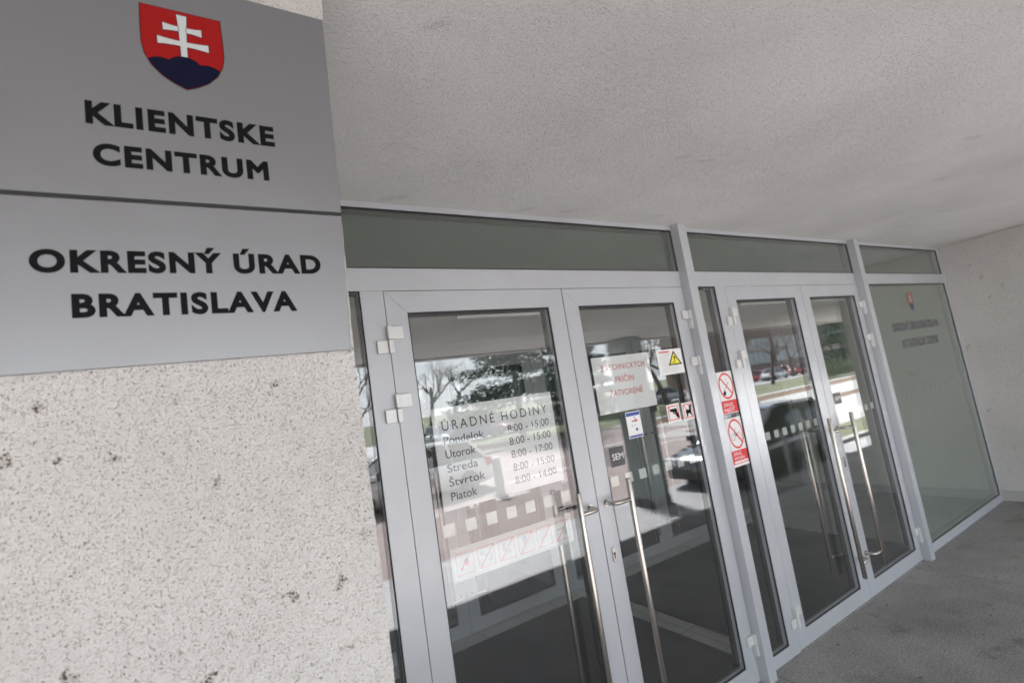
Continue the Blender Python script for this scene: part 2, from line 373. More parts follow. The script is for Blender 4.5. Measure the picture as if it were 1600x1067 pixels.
# ------------------------------------------------------------------ glazed frontage
fr = thing('glazed_frontage', 'silver aluminium frame with fixed glass around the entrance doors', 'glazed front', (fx(1.8), 0, 0))
yF0, yF1 = 0.0, .07
gaps = dict(T=.271, Bt=-.886)
def fbox(name, X0, X1, Z0, Z1, y0=yF0, y1=yF1, m=None, bev=.0012):
    bm = B(); box(bm, fx(X0), fx(X1), y0, y1, fz(Z0), fz(Z1), bev); return mesh_obj(name, bm, m or M_alu, fr)
FL = -.89 + .0005
fbox('jamb', .12, .168, FL, .4545)
fbox('post', .2875, .336, FL, .271)
fbox('post', 1.451, 1.5025, FL, .271)
fbox('mullion', 1.288, 1.3598, FL, .4545)
fbox('mullion', 2.435, 2.5448, FL, .4545)
fbox('mullion_cap', 1.289, 1.3255, FL, .468, -.053, -.0003)
fbox('mullion_cap', 2.436, 2.4725, FL, .468, -.053, -.0003)
fbox('jamb', 3.437, 3.4595, FL, .4545)
fbox('head_rail', .12, 3.4595, .4548, .4685)
fbox('transom_rail', .1683, 1.2877, .2712, .3205)
fbox('transom_rail', 1.3601, 2.4347, .2712, .3205)
fbox('transom_rail', 2.5451, 3.4367, .2712, .3205)
fbox('bottom_rail', .1683, .2872, FL, -.854)
fbox('bottom_rail', 1.3601, 1.4507, FL, -.854)
fbox('bottom_rail', 2.5451, 3.4367, FL, -.854)
GY0, GY1 = .010, .034
def pane(parent, name, X0, X1, Z0, Z1, m, gk=.009):
    bm = B(); box(bm, fx(X0) - .006, fx(X1) + .006, GY0, GY1, fz(Z0) - .006, fz(Z1) + .006); g = mesh_obj(name, bm, m, parent)
    bm = B(); x0, x1, z0, z1 = fx(X0), fx(X1), fz(Z0), fz(Z1)
    frame4(bm, x0 - .001, x1 + .001, z0 - .001, z1 + .001, x0 + gk * .55, x1 - gk * .55, z0 + gk * .55, z1 - gk, .0035, GY0 - .0006)
    frame4(bm, x0 - .001, x1 + .001, z0 - .001, z1 + .001, x0 + gk, x1 - gk, z0 + gk, z1 - gk, GY1 + .0006, .068)
    mesh_obj('gasket', bm, M_gasket, parent)
    return g
pane(fr, 'side_pane', .168, .2875, -.854, .271, M_glass, .005)
pane(fr, 'side_pane', 1.3598, 1.451, -.854, .271, M_glass)
pane(fr, 'side_pane', 2.5448, 3.437, -.854, .271, M_hazeglass)
pane(fr, 'transom_pane', .168, 1.288, .3205, .4545, M_glass2)
pane(fr, 'transom_pane', 1.3598, 2.435, .3205, .4545, M_glass2)
pane(fr, 'transom_pane', 2.5448, 3.437, .3205, .4545, M_glass2)

def hinge(parent, X, Z, side, cap):
    """cover blocks and two knuckles of one door hinge; X = gap line, Z = centre"""
    x, z = fx(X), fz(Z); s = side
    h = .052
    bm = B(); e = lambda a, b: (min(x + a * s, x + b * s), max(x + a * s, x + b * s))
    a, b = e(.012, .058); box(bm, a, b, -.014, -.0004, z + .002, z + h, .0015)
    hb = mesh_obj('hinge', bm, M_hinge, parent)
    bm = B(); a, b = e(-.0085, .0112); box(bm, a, b, -.026, -.0004, z + .001, z + h + .003, .004)
    mesh_obj('knuckle', bm, M_hinge, hb)
    bm = B(); box(bm, a, b, -.026, -.0004, z - h - .003, z - .001, .004)
    mesh_obj('knuckle', bm, M_hinge, hb)
    if not cap:
        bm = B(); a, b = e(-.0095, -.052); box(bm, a, b, -.014, -.0004, z - h, z - .002, .0015)
        mesh_obj('cover', bm, M_hinge, hb)

def pull_handle(parent, Xb, Xbase, yb, sgn):
    """vertical bar on two bent brackets; sgn -1 outside, +1 inside"""
    dep = .066
    yy = yb + sgn * dep
    bm = B(); x = fx(Xb); zt, zb = fz(-.2335), fz(-.7865)
    tube(bm, [(x, yy, zb), (x, yy, zb + .002), (x, yy, zt - .002), (x, yy, zt)], [.0125, .0138, .0138, .0125], 20)
    hd = mesh_obj('pull_handle', bm, M_steel, parent, smooth=False)
    for p in hd.data.polygons: p.use_smooth = len(p.vertices) == 4
    for Z in (-.284, -.737):
        z = fz(Z); xb = fx(Xbase); k = 1 if x > xb else -1
        path = [(xb, yb, z), (xb, yb + sgn * dep * .5, z)]
        for i in range(1, 7):
            a = i / 6 * PI / 2
            path.append((xb + k * .033 * (1 - math.cos(a)), yb + sgn * (dep * .5 + .033 * math.sin(a)), z))
        path.append((x, yy, z))
        bm = B(); tube(bm, path, .0098, 14)
        b_ = mesh_obj('bracket', bm, M_steel, hd, smooth=True)
        bm = B(); tube(bm, [(xb, yb - sgn * .0002, z), (xb, yb + sgn * .006, z)], .0155, 20); 
        mesh_obj('rosette', bm, M_steel, hd)

def squares(parent, X0, n, m, y=GY1 + .0018, step=.0507, Z=-.2405, s=.0128):
    for i in range(n):
        bm = B(); a = P(X0 + i * step - s, Z - s * .98, y); b = P(X0 + i * step + s, Z + s * .98, y)
        box(bm, a[0], b[0], y, y + .0004, a[2], b[2])
        mesh_obj('marking_square', bm, m, parent)

def door(X0, X1, G0, G1, hside, label, lock):
    t = thing('glass_door', label, 'door', (fx((X0 + X1) / 2), 0, 0), 'glazed entrance doors')
    c = .0022
    x0, x1, z0, z1 = fx(X0) + c, fx(X1) - c, fz(-.886), fz(.271) - c
    bm = B(); frame4(bm, x0, x1, z0, z1, fx(G0), fx(G1), fz(-.837), fz(.2225), .0002, .066, .0009)
    mesh_obj('door_frame', bm, M_alu, t)
    bm = B()
    box(bm, fx(X0) - .0019, fx(X0) + .0019, .004, .05, z0, fz(.271) - .0002); box(bm, fx(X1) - .0019, fx(X1) + .0019, .005, .051, z0, fz(.271) - .0002)
    box(bm, x0, x1, .006, .05, z1 + .0002, fz(.271) - .0003)
    mesh_obj('gap_strip', bm, M_gasket, t)  # dark of the door gaps put in as black strips
    pane(t, 'glass_pane', G0, G1, -.837, .2225, M_glass)
    HX = X0 if hside < 0 else X1
    for Z in ((.165, .023, -.785) if hside < 0 and X0 < 1 else (.166, .022, -.787)):
        hinge(t, HX, Z, 1 if hside < 0 else -1, hside > 0)
    cx = X1 if hside < 0 else X0
    k = -1 if hside < 0 else 1
    pull_handle(t, cx + k * .0815, cx + k * .0262, 0.0, -1)
    pull_handle(t, cx + k * .0815, cx + k * .0262, .066, 1)
    if lock:
        bm = B(); xx, zz = fx(cx + k * .0235), fz(-.409)
        pts = [(xx + .0105 * math.cos(a), zz + (.024 if math.sin(a) > 0 else -.024) + .0105 * math.sin(a)) for a in [i * 2 * PI / 32 + .01 for i in range(32)]]
        prism(bm, pts, -.007, -.0002, .001); lk = mesh_obj('keyhole_plate', bm, M_steel, t)
        bm = B(); tube(bm, [(xx, -.0085, zz + .006), (xx, -.0072, zz + .006)], .006, 16); box(bm, xx - .0022, xx + .0022, -.0084, -.0072, zz - .016, zz + .004)
        mesh_obj('keyhole', bm, M_gasket, lk)
    squares(t, G0 + .03 if False else {0: .413, 1: .879, 2: 1.566, 3: 2.06}[n_door[0]], 7, M_mark)
    n_door[0] += 1
    return t
n_door = [0]
door(.336, .8105, .384, .761, -1, 'leftmost glass door, carrying the opening hours notice and a strip of pictograms', False)
door(.8105, 1.288, .859, 1.237, 1, 'second glass door from the left, carrying the red lettered closure notice', True)
door(1.5025, 1.976, 1.5515, 1.921, -1, 'third glass door from the left, clear glass right of the red prohibition stickers', False)
door(1.976, 2.435, 2.025, 2.393, 1, 'rightmost glass door, beside the fixed glass with the grey emblem', True)
squares(fr, 2.655, 14, M_markd)
# floor threshold strips under the doors
bm = B(); box(bm, fx(.3365), fx(1.2875), -.004, .066, .0005, .0058); mesh_obj('threshold', bm, M_floor, fr)
bm = B(); box(bm, fx(1.503), fx(2.4345), -.004, .066, .0005, .0058); mesh_obj('threshold', bm, M_floor, fr)

# ------------------------------------------------------------------ inner glazed screen, 1.85 m behind
YI = .97 * D
ins = thing('inner_glazed_screen', 'inner grey framed glass screen with doors seen through the entrance doors', 'glazed screen', (fx(1.8), YI, 0))
def ibox(name, X0, X1, z0, z1, y0=0, y1=.06, m=None):
    bm = B(); box(bm, fx(X0), fx(X1), YI + y0, YI + y1, z0, z1, .0015); return mesh_obj(name, bm, m or M_alu, ins)
zt = fz(.235)
ibox('head_rail', .07, 3.45, zt, ZC - .001)
for X in (.07, .32): ibox('post', X, X + .045, .0, zt - .0005)
for X0, X1 in ((1.335, 1.405), (1.50, 1.545), (2.49, 2.56), (3.42, 3.45)): ibox('post', X0, X1, 0, zt - .0005)
for X0, X1 in ((.1155, .3195), (1.4055, 1.4995), (2.5605, 3.4195)):
    ibox('bottom_rail', X0, X1, .0, .07)
    ibox('side_pane', X0, X1, .0705, zt - .001, .028, .034, M_glass)
def idoor(X0, X1, hs):
    bm = B(); frame4(bm, fx(X0) + .002, fx(X1) - .002, .006, zt - .003, fx(X0 + .05), fx(X1 - .05), .10, fz(.17), YI, YI + .06, .001)
    d_ = mesh_obj('door', bm, M_alu, ins)
    bm = B(); box(bm, fx(X0 + .05), fx(X1 - .05), YI + .028, YI + .034, .10, fz(.17)); mesh_obj('glass_pane', bm, M_glass, d_)
    bm = B(); x0, x1 = fx(X0 + .05), fx(X1 - .05); frame4(bm, x0, x1, .10, fz(.17), x0 + .013, x1 - .013, .113, fz(.17) - .013, YI + .004, YI + .027); mesh_obj('gasket', bm, M_gasket, d_)
    xx = fx(X1 - .08 if hs < 0 else X0 + .08)
    bm = B(); tube(bm, [(xx, YI - .066, fz(-.786)), (xx, YI - .066, fz(-.23))], .0135, 12)
    for Z in (-.28, -.737): tube(bm, [(xx, YI - .066, fz(Z)), (fx(X1 - .025 if hs < 0 else X0 + .025), YI - .03, fz(Z)), (fx(X1 - .025 if hs < 0 else X0 + .025), YI, fz(Z))], .0095, 10)
    mesh_obj('pull_handle', bm, M_steel, d_)
    x = fx(X0 if hs < 0 else X1)
    for z in (fz(.10), fz(-.80)):
        bm = B(); box(bm, x - .03, x + .03, YI - .016, YI - .0005, z - .05, z + .05, .003); mesh_obj('hinge', bm, M_hinge, d_)
idoor(.366, .85, -1); idoor(.85, 1.334, 1); idoor(1.546, 2.018, -1); idoor(2.018, 2.489, 1)
# entrance mats
bm = B(); box(bm, .20, fx(1.352), .16, fx(.875), .0006, .012, .002)
tag(mesh_obj('door_mat', bm, M_mat), 'dark ribbed entrance mat inside, left of the pale tile strip', 'mat', 'mats in the vestibule')
bm = B(); box(bm, fx(1.447), fx(2.59), .16, fx(.875), .0006, .012, .002)
tag(mesh_obj('door_mat', bm, M_mat), 'dark ribbed entrance mat inside, right of the pale tile strip', 'mat', 'mats in the vestibule')

# ------------------------------------------------------------------ flat graphics
class Art:
    """thin printed layers on a plane; coordinates are (X,Z) ray coordinates on depth y"""
    def __init__(s, y): s.y = y; s.k = 0; s.d = D + y
    def pt(s, p): return (p[0] * s.d, HC + p[1] * s.d)
    def lay(s, polys, name, m, parent, th=.00025):
        s.k += 1; y1 = s.y - s.k * .0003; bm = B()
        for pl in polys: prism(bm, [s.pt(p) for p in pl], y1 - th, y1)
        return mesh_obj(name, bm, m, parent)
def rect(x0, x1, z0, z1): return [(x0, z0), (x1, z0), (x1, z1), (x0, z1)]
def stroke(a, b, w):
    a = Vector(a); b = Vector(b); n = (b - a).normalized(); n = Vector((-n.y, n.x)) * w / 2
    return [tuple(a + n), tuple(b + n), tuple(b - n), tuple(a - n)]
def ringseg(cx, cz, r_, w, a0=0, a1=2 * PI, n=36, ex=1):
    o = []
    for i in range(n):
        t0 = a0 + (a1 - a0) * i / n; t1 = a0 + (a1 - a0) * (i + 1) / n
        o.append([(cx + ex * q * math.cos(t), cz + q * math.sin(t)) for q, t in ((r_, t0), (r_, t1), (r_ - w, t1), (r_ - w, t0))])
    return o
def disc(cx, cz, r_, n=24, ex=1): return [(cx + ex * r_ * math.cos(i * 2 * PI / n), cz + r_ * math.sin(i * 2 * PI / n)) for i in range(n)]
def outline(x0, x1, z0, z1, w): return [rect(x0, x1, z0, z0 + w), rect(x0, x1, z1 - w, z1), rect(x0, x0 + w, z0 + w, z1 - w), rect(x1 - w, x1, z0 + w, z1 - w)]
CAPH = [None]
def text_mesh(body, bold, spacing=1.0):
    cu = bpy.data.curves.new('lettering', 'FONT'); cu.body = body; cu.space_character = spacing; cu.resolution_u = 6
    cu.extrude = .01; cu.bevel_depth = max(bold, .0005); cu.bevel_resolution = 0      # the bevel thickens the strokes
    ob = bpy.data.objects.new('lettering', cu); col.objects.link(ob); bpy.context.view_layer.update()
    me = bpy.data.meshes.new_from_object(ob.evaluated_get(bpy.context.evaluated_depsgraph_get()))
    bpy.data.objects.remove(ob); bpy.data.curves.remove(cu)
    return me
def lettering(art, body, X0, X1, Z0, Z1, m, parent, bold=0, th=.00025, spacing=1.0, name='lettering'):
    """fit text between X0..X1, with capitals from Z0 (baseline) to Z1"""
    h = text_mesh('H', bold); ch = max(v.co.y for v in h.vertices); cb = min(v.co.y for v in h.vertices); bpy.data.meshes.remove(h)
    me = text_mesh(body, bold, spacing); xs = [v.co.x for v in me.vertices]; a, b = min(xs), max(xs)
    x0, z0 = art.pt((X0, Z0)); x1, z1 = art.pt((X1, Z1)); sx = (x1 - x0) / (b - a); sz = (z1 - z0) / (ch - cb)
    art.k += 1; y = art.y - art.k * .0003
    off = W.get(parent.name, Vector())
    bm = B(); bm.from_mesh(me); bpy.data.meshes.remove(me)
    zm = max(v.co.z for v in bm.verts)
    for v in bm.verts: v.co = Vector((x0 + (v.co.x - a) * sx, y - th * (v.co.z / zm + 1) / 2, z0 + (v.co.y - cb) * sz))
    art.k += .4
    return mesh_obj(name, bm, m, parent)
def notice(name, label, cat, X0, X1, Z0, Z1, y, m, group=None):
    t = thing(name, label, cat, P((X0 + X1) / 2, Z0, y), group)
    a = Art(y); a.lay([rect(X0, X1, Z0, Z1)], 'sheet', m, t); a.k += .3
    return t, a

# ---- the two sign plates on the near wall
def splate(name, label, Z0, Z1, XL, xr0, xr1):
    y = SY; dp = dd - .006
    t = thing(name, label, 'sign', (0, y, HC + Z0 * dd))
    bm = B(); prism(bm, [(XL * dp, HC + Z0 * dp), (xr0 * dp, HC + Z0 * dp), (xr1 * dp, HC + Z1 * dp), (XL * dp, HC + Z1 * dp)], y - .006, y - .0004, .0006)
    mesh_obj('plate', bm, M_plate, t)
    a = Art(y); a.y = y - .006; a.d = dp
    return t, a
t, a = splate('office_sign', 'upper brushed metal sign plate with red shield and KLIENTSKE CENTRUM', .4395, .8835, -.285, .2695, .2785)
bm = B(); prism(bm, [(-.285 * dd, HC + .4315 * dd), (.269 * dd, HC + .4315 * dd), (.2692 * dd, HC + .4393 * dd), (-.285 * dd, HC + .4393 * dd)], SY - .0022, SY - .0004); mesh_obj('backing_strip', bm, M_gasket, t)
def shield(a, t, cx, cz, s, mr, mb, mw, me_):
    """arms: double cross on three hills; half width .064*s"""
    def T(pl): return [(cx + p[0] * s, cz + p[1] * s) for p in pl]
    body = [(-.064, .078), (.064, .078)] + [(.064 * math.cos(q) ** .85 if math.cos(q) > 0 else 0, -.0 - .080 * math.sin(q) ** 1.15) for q in [i * PI / 2 / 12 for i in range(1, 12)]] + [(0, -.082)]
    right = [(.064, .078), (.0655, .03), (.0655, .0), (.062, -.022), (.052, -.044), (.036, -.062), (.018, -.074), (0, -.082)]
    full = [(0, .078)] + right[:-1] + [(0, -.082)] + [(-x, z) for x, z in right[:-1]][::-1]
    a.lay([T([(x * 1.02, z * 1.015) for x, z in full])], 'emblem_edge', me_, t)
    em = a.lay([T(full)], 'emblem', mr, t)
    def arm(p0, p1, w0, w1):     # flared arm
        p0 = Vector(p0); p1 = Vector(p1); n = (p1 - p0).normalized(); n = Vector((-n.y, n.x)); o = []; K = 6
        L_ = [p0 + (p1 - p0) * i / K + n * (w0 + (w1 - w0) * (i / K) ** 2.2) / 2 for i in range(K + 1)]
        R_2 = [p0 + (p1 - p0) * i / K - n * (w0 + (w1 - w0) * (i / K) ** 2.2) / 2 for i in range(K + 1)]
        return [[tuple(L_[i]), tuple(L_[i + 1]), tuple(R_2[i + 1]), tuple(R_2[i])] for i in range(K)]
    k0, k1 = .0102, .0165
    def cross(g):
        out = []
        out += arm((0, -.02), (0, .0705 + g), k0 + 2 * g, k1 + 2 * g)
        out += [rect(-(k0 / 2 + g), k0 / 2 + g, -.055, -.02)]
        for z, h_ in ((.0405, .031), (.0105, .041)):
            for q in (-1, 1): out += arm((q * (k0 / 2 + g), z), (q * (h_ + g), z), .0100 + 2 * g, .0155 + 2 * g)
        return [T(p) for p in out]
    a.lay(cross(.0012), 'cross_edge', me_, t); a.k += .2
    a.lay(cross(0), 'cross', mw, t); a.k += .2
    def hills(g):
        o = []
        def inside(x):      # lower boundary of the shield at x
            xs = [(abs(p[0]), p[1]) for p in right][3:]
            pr = [(.0655, 0), (.062, -.022), (.052, -.044), (.036, -.062), (.018, -.074), (0, -.082)]
            for (xa, za), (xb, zb) in zip(pr, pr[1:]):
                if xb <= abs(x) <= xa: return za + (zb - za) * (xa - abs(x)) / (xa - xb)
            return 0
        def top(x):
            q = -1
            for c_, r__, b_ in ((-.037, .026, -.048), (0, .028, -.040), (.037, .026, -.048)):
                v = r__ * r__ - (x - c_) ** 2
                if v > 0: q = max(q, b_ + math.sqrt(v) * .82)
            return q
        K = 60; xs = [-.058 + .116 * i / K for i in range(K + 1)]
        for p, q in zip(xs, xs[1:]):
            zp, zq = top(p) + g, top(q) + g; bp, bq = inside(p), inside(q)
            if zp > bp + .0003 and zq > bq + .0003: o.append(T([(p, bp), (q, bq), (q, zq), (p, zp)]))
        return o
    a.lay(hills(.0008), 'hills_edge', me_, t); a.lay(hills(-.0008), 'hills', mb, t)
shield(a, t, .0155, .7415, .985, M_shred, M_shblue, M_shwhite, M_black)
a.k = 0
lettering(a, 'KLIENTSKE', -.1335, .156, .5675, .6095, M_black, t, .046, spacing=1.16)
a.k = 0
lettering(a, 'CENTRUM', -.1265, .1395, .4945, .534, M_black, t, .046, spacing=1.16)
t, a = splate('office_sign', 'lower brushed metal sign plate reading OKRESNÝ ÚRAD BRATISLAVA', .1515, .4313, -.285, .2562, .2690)
lettering(a, 'OKRESNÝ ÚRAD', -.2105, .217, .3075, .3455, M_black, t, .046, spacing=1.16)
a.k = 0
lettering(a, 'BRATISLAVA', -.163, .1655, .234, .273, M_black, t, .046, spacing=1.16)

# ---- opening hours sheet
YB = GY1 + .0032           # just behind the glass
t, a = notice('opening_hours_notice', 'large pale sheet of opening hours behind the glass of the leftmost door', 'notice', .4065, .7215, -.202, .0105, YB, M_film)
# behind the glass the print faces out, so layers go towards the camera
lettering(a, 'ÚRADNÉ HODINY', .4265, .7030, -.0385, -.0185, M_greyt, t, .0, spacing=1.35); a.k = 1.3
rows = (('Pondelok', '8:00 - 15:00', .524), ('Utorok', '8:00 - 15:00', .498), ('Streda', '8:00 - 17:00', .499), ('Štvrtok', '8:00 - 15:00', .513), ('Piatok', '8:00 - 14:00', .488))
for i, (d_, h_, xe) in enumerate(rows):
    z = -.0675 - i * .0291
    lettering(a, d_, .4265, xe, z, z + .0165, M_greyt, t, .004); a.k = 1.3
    lettering(a, h_, .5865, .7030, z, z + .0165, M_greyt, t, .004); a.k = 1.3
# ---- pictogram strip
t, a = notice('pictogram_strip', 'pale horizontal strip of red outlined prohibition pictograms low on the leftmost door', 'sticker', .407, .722, -.3445, -.2795, YB, M_band)
pw = .0405; gp = .0102
red = []; slash = []; blk = []; blu = []
for i in range(6):
    x0 = .4175 + i * (pw + gp); x1 = x0 + pw; z0, z1 = -.334, -.291
    red += outline(x0, x1, z0, z1, .0011)
    if i: slash.append(stroke((x0 + .004, z0 + .001), (x1 - .002, z1 - .001), .0022))
    cx, cz = (x0 + x1) / 2, (z0 + z1) / 2
    if i == 0: slash += [disc(cx + .003, cz + .001, .008, 16, .7), stroke((cx - .011, cz - .012), (cx + .008, cz + .012), .004)]
    if i == 1: blk += [disc(cx - .010, cz + .008, .0055, 12), stroke((cx - .004, cz + .004), (cx + .002, cz - .002), .004)]; blu += [stroke((cx + .010, cz - .012), (cx + .010, cz + .006), .008)]
    if i == 2: blu += [stroke((cx - .006, cz - .006), (cx + .010, cz - .006), .008), stroke((cx - .006, cz - .004), (cx - .006, cz + .014), .009)]; blk += ringseg(cx - .006, cz - .014, .004, .001) + ringseg(cx + .006, cz - .014, .004, .001)
    if i == 3: blk += [disc(cx - .003, cz + .009, .0065, 14), [(cx - .006, cz + .002), (cx + .002, cz + .002), (cx - .001, cz - .014)]]
    if i == 4: blk += [stroke((cx - .012, cz - .003), (cx + .012, cz + .002), .003)] + ringseg(cx - .009, cz + .008, .005, .001) + ringseg(cx - .002, cz + .009, .005, .001)
    if i == 5: blk += [stroke((cx - .014, cz + .003), (cx + .006, cz + .006), .004)]; blu += [stroke((cx + .009, cz - .010), (cx + .006, cz + .008), .009)]
a.lay(red, 'border', M_redsoft, t); a.lay(blk, 'pictogram', M_grey, t); a.lay(blu, 'pictogram', M_grey, t); a.lay(slash, 'slash', M_redsoft, t)
# ---- closure notice
t, a = notice('closure_notice', 'white paper with red capitals on the second door, saying closed for technical reasons', 'notice', .8685, 1.083, -.0705, .0800, YB, M_film)
lettering(a, 'Z TECHNICKÝCH', .893, 1.060, .0425, .0575, M_redsoft, t, .004, spacing=1.12); a.k = 1.3
lettering(a, 'PRÍČIN', .942, 1.011, .0075, .0235, M_redsoft, t, .002); a.k = 1.3
lettering(a, 'ZATVORENÉ', .9135, 1.037, -.0280, -.0120, M_redsoft, t, .002)
# ---- yellow triangle warning
YO = GY0 - .0005
t, a = notice('warning_notice', 'small white notice with a yellow warning triangle at the top right of the second door', 'notice', 1.1165, 1.2245, .0075, .0815, YO, M_white)
a.lay([rect(1.128, 1.172, .0722, .0762)], 'heading', M_redsoft, t); a.k = 1.3
ln = []
for i, (p, q) in enumerate(((1.133, 1.176), (1.128, 1.174), (1.129, 1.160), (1.129, 1.168), (1.129, 1.158), (1.129, 1.170), (1.129, 1.164), (1.129, 1.204), (1.129, 1.208), (1.129, 1.196))):
    z = .0675 - i * .0058; ln.append(rect(p, q, z, z + .0011))
a.lay(ln, 'small_print', M_grey, t); a.k = 1.3
tri = [(1.160, .0335), (1.2185, .0335), (1.1895, .0765)]
c_ = (1.1893, .048)
a.lay([tri], 'triangle_border', M_black, t); a.lay([[(c_[0] + (p[0] - c_[0]) * .74, c_[1] + (p[1] - c_[1]) * .74) for p in tri]], 'triangle', M_yellow, t)
a.lay([disc(1.190, .0585, .0022, 12), stroke((1.186, .0555), (1.197, .0545), .0035), stroke((1.189, .055), (1.187, .042), .003), stroke((1.176, .0415), (1.188, .0415), .0016), disc(1.198, .048, .0016, 8)], 'pictogram', M_black, t)
# ---- gun and dog stickers
def small_ban(X0, X1, Z0, Z1, label, shape):
    t, a = notice('prohibition_sticker', label, 'sticker', X0, X1, Z0, Z1, YO, M_white, 'small square prohibition stickers')
    w_ = X1 - X0; h_ = Z1 - Z0
    a.lay(outline(X0 + .09 * w_, X1 - .09 * w_, Z0 + .09 * h_, Z1 - .09 * h_, .05 * w_), 'border', M_red, t)
    a.lay([stroke((X0 + .12 * w_, Z1 - .12 * h_), (X1 - .12 * w_, Z0 + .12 * h_), .05 * w_)], 'slash', M_red, t)
    a.lay([[(X0 + p[0] * w_, Z0 + p[1] * h_) for p in pl] for pl in shape], 'pictogram', M_black, t)
small_ban(1.1155, 1.1690, -.1275, -.0775, 'small red bordered sticker with a black pistol on the second door', [[(.22, .60), (.22, .72), (.72, .74), (.80, .68), (.78, .60), (.92, .22), (.72, .18), (.60, .52), (.46, .56)], [(.44, .56), (.46, .44), (.60, .44), (.60, .50), (.50, .50), (.50, .56)]])
small_ban(1.1805, 1.2290, -.1305, -.0805, 'small red bordered sticker with a black dog on the second door', [[(.28, .52), (.34, .60), (.60, .58), (.62, .74), (.56, .84), (.66, .80), (.74, .86), (.86, .78), (.80, .72), (.76, .40), (.80, .20), (.70, .22), (.64, .34), (.46, .36), (.40, .18), (.30, .16), (.30, .34)]])
# ---- project sticker
t, a = notice('project_sticker', 'small white portrait sticker with blue bands and tiny emblems on the second door', 'sticker', .9545, 1.0085, -.1455, -.0755, YO, M_white)
a.lay([rect(.9565, 1.0065, -.0870, -.0775), rect(.9565, 1.0065, -.1440, -.1385)], 'band', M_blue, t); a.k = 1.3
a.lay([rect(.9735, .9835, -.1035, -.0985), rect(.9705, .975, -.115, -.111), disc(.986, -.0925, .003, 12)], 'emblem', M_grey, t); a.k = 1.3
a.lay([rect(.9845, .9945, -.1035, -.0975), rect(.982, .9845, -.1145, -.1105)], 'emblem', M_red, t); a.k = 1.3
a.lay([rect(.984, .992, -.1275, -.1205)], 'flag', M_blue, t)
# ---- SEM stickers
for X0, X1, Z0, Z1, lab in ((.8765, .9265, -.2055, -.1565, 'dark grey square sticker reading SEM on the second door, above its handle'), (2.0305, 2.0835, -.199, -.157, 'dark grey square sticker reading SEM on the rightmost door')):
    t, a = notice('push_sticker', lab, 'sticker', X0, X1, Z0, Z1, YO, M_dgrey, 'dark grey SEM stickers'); h_ = Z1 - Z0; w_ = X1 - X0
    lettering(a, 'SEM', X0 + .14 * w_, X1 - .08 * w_, Z0 + .34 * h_, Z0 + .66 * h_, M_white, t, .004)
# ---- red prohibition stickers on the side glass
def ban(X0, X1, Z0, Z1, ZM, label, kind, y):
    t, a = notice('prohibition_sign', label, 'sticker', X0, X1, Z0, Z1, y, M_white, 'red and white prohibition stickers on the narrow glass')
    cx, cz = (X0 + X1) / 2, (ZM + Z1) / 2; r_ = min((Z1 - ZM) * .46, .05); ex = .0365 / r_ if r_ * 1 > .0365 else 1
    a.lay([rect(X0, X1, Z0 + (.008 if kind == 'bike' else 0.002), ZM)], 'red_field', M_red, t); a.k = 1.3
    if kind == 'smoke':
        s_ = [stroke((cx - .018, cz - .020), (cx + .014, cz + .012), .0035)] + [stroke((cx - .002, cz + .016), (cx + .008, cz + .024), .002)]
        a.lay([[(cx - .022, cz - .026), (cx - .010, cz - .030), (cx - .006, cz - .018), (cx - .016, cz - .014)]], 'pictogram', M_black, t); a.k = 1.3
        a.lay(s_, 'pictogram', M_grey, t)
    else:
        s_ = ringseg(cx - .016, cz - .008, .012, .0022, ex=.85) + ringseg(cx + .016, cz - .008, .012, .0022, ex=.85) + [stroke((cx - .014, cz - .008), (cx - .002, cz + .008), .002), stroke((cx - .002, cz + .008), (cx + .014, cz - .008), .002), stroke((cx - .004, cz + .014), (cx + .004, cz + .014), .003)]
        a.lay(s_, 'pictogram', M_grey, t); a.k = 1.6
        a.lay([disc(cx, cz - .004, .004, 12)], 'pictogram', M_black, t)
    a.lay(ringseg(cx, cz, r_, .0062, ex=ex) , 'ring', M_red, t)
    a.lay([stroke((cx - r_ * ex * .68, cz + r_ * .66), (cx + r_ * ex * .68, cz - r_ * .66), .0052)], 'slash', M_red, t); a.k = 1.4
    hh = ZM - Z0
    if kind == 'smoke':
        lettering(a, 'ZÁKAZ', X0 + .008, X0 + .056, Z0 + .55 * hh, Z0 + .80 * hh, M_white, t, .012); a.k = 1.9
        lettering(a, 'FAJČIŤ', X0 + .008, X0 + .060, Z0 + .14 * hh, Z0 + .40 * hh, M_white, t, .012)
    else:
        lettering(a, 'ZÁKAZ', X0 + .008, X0 + .048, Z0 + .70 * hh, Z0 + .90 * hh, M_white, t, .012); a.k = 1.9
        lettering(a, 'VSTUPU', X0 + .008, X0 + .060, Z0 + .42 * hh, Z0 + .60 * hh, M_white, t, .012); a.k = 1.9
        a.lay([rect(X0 + .006, X1 - .004, Z0 + .22 * hh, Z0 + .34 * hh)], 'small_print', M_white, t)
ban(1.3635, 1.4425, -.1405, -.009, -.100, 'upper sticker on the narrow glass, red ring crossing out a cigarette', 'smoke', YO)
ban(1.3635, 1.4425, -.3035, -.155, -.255, 'lower sticker on the narrow glass, red ring crossing out a bicycle', 'bike', YO)
M_fade = mat('faded_lettering', (.085, .09, .10), .6)
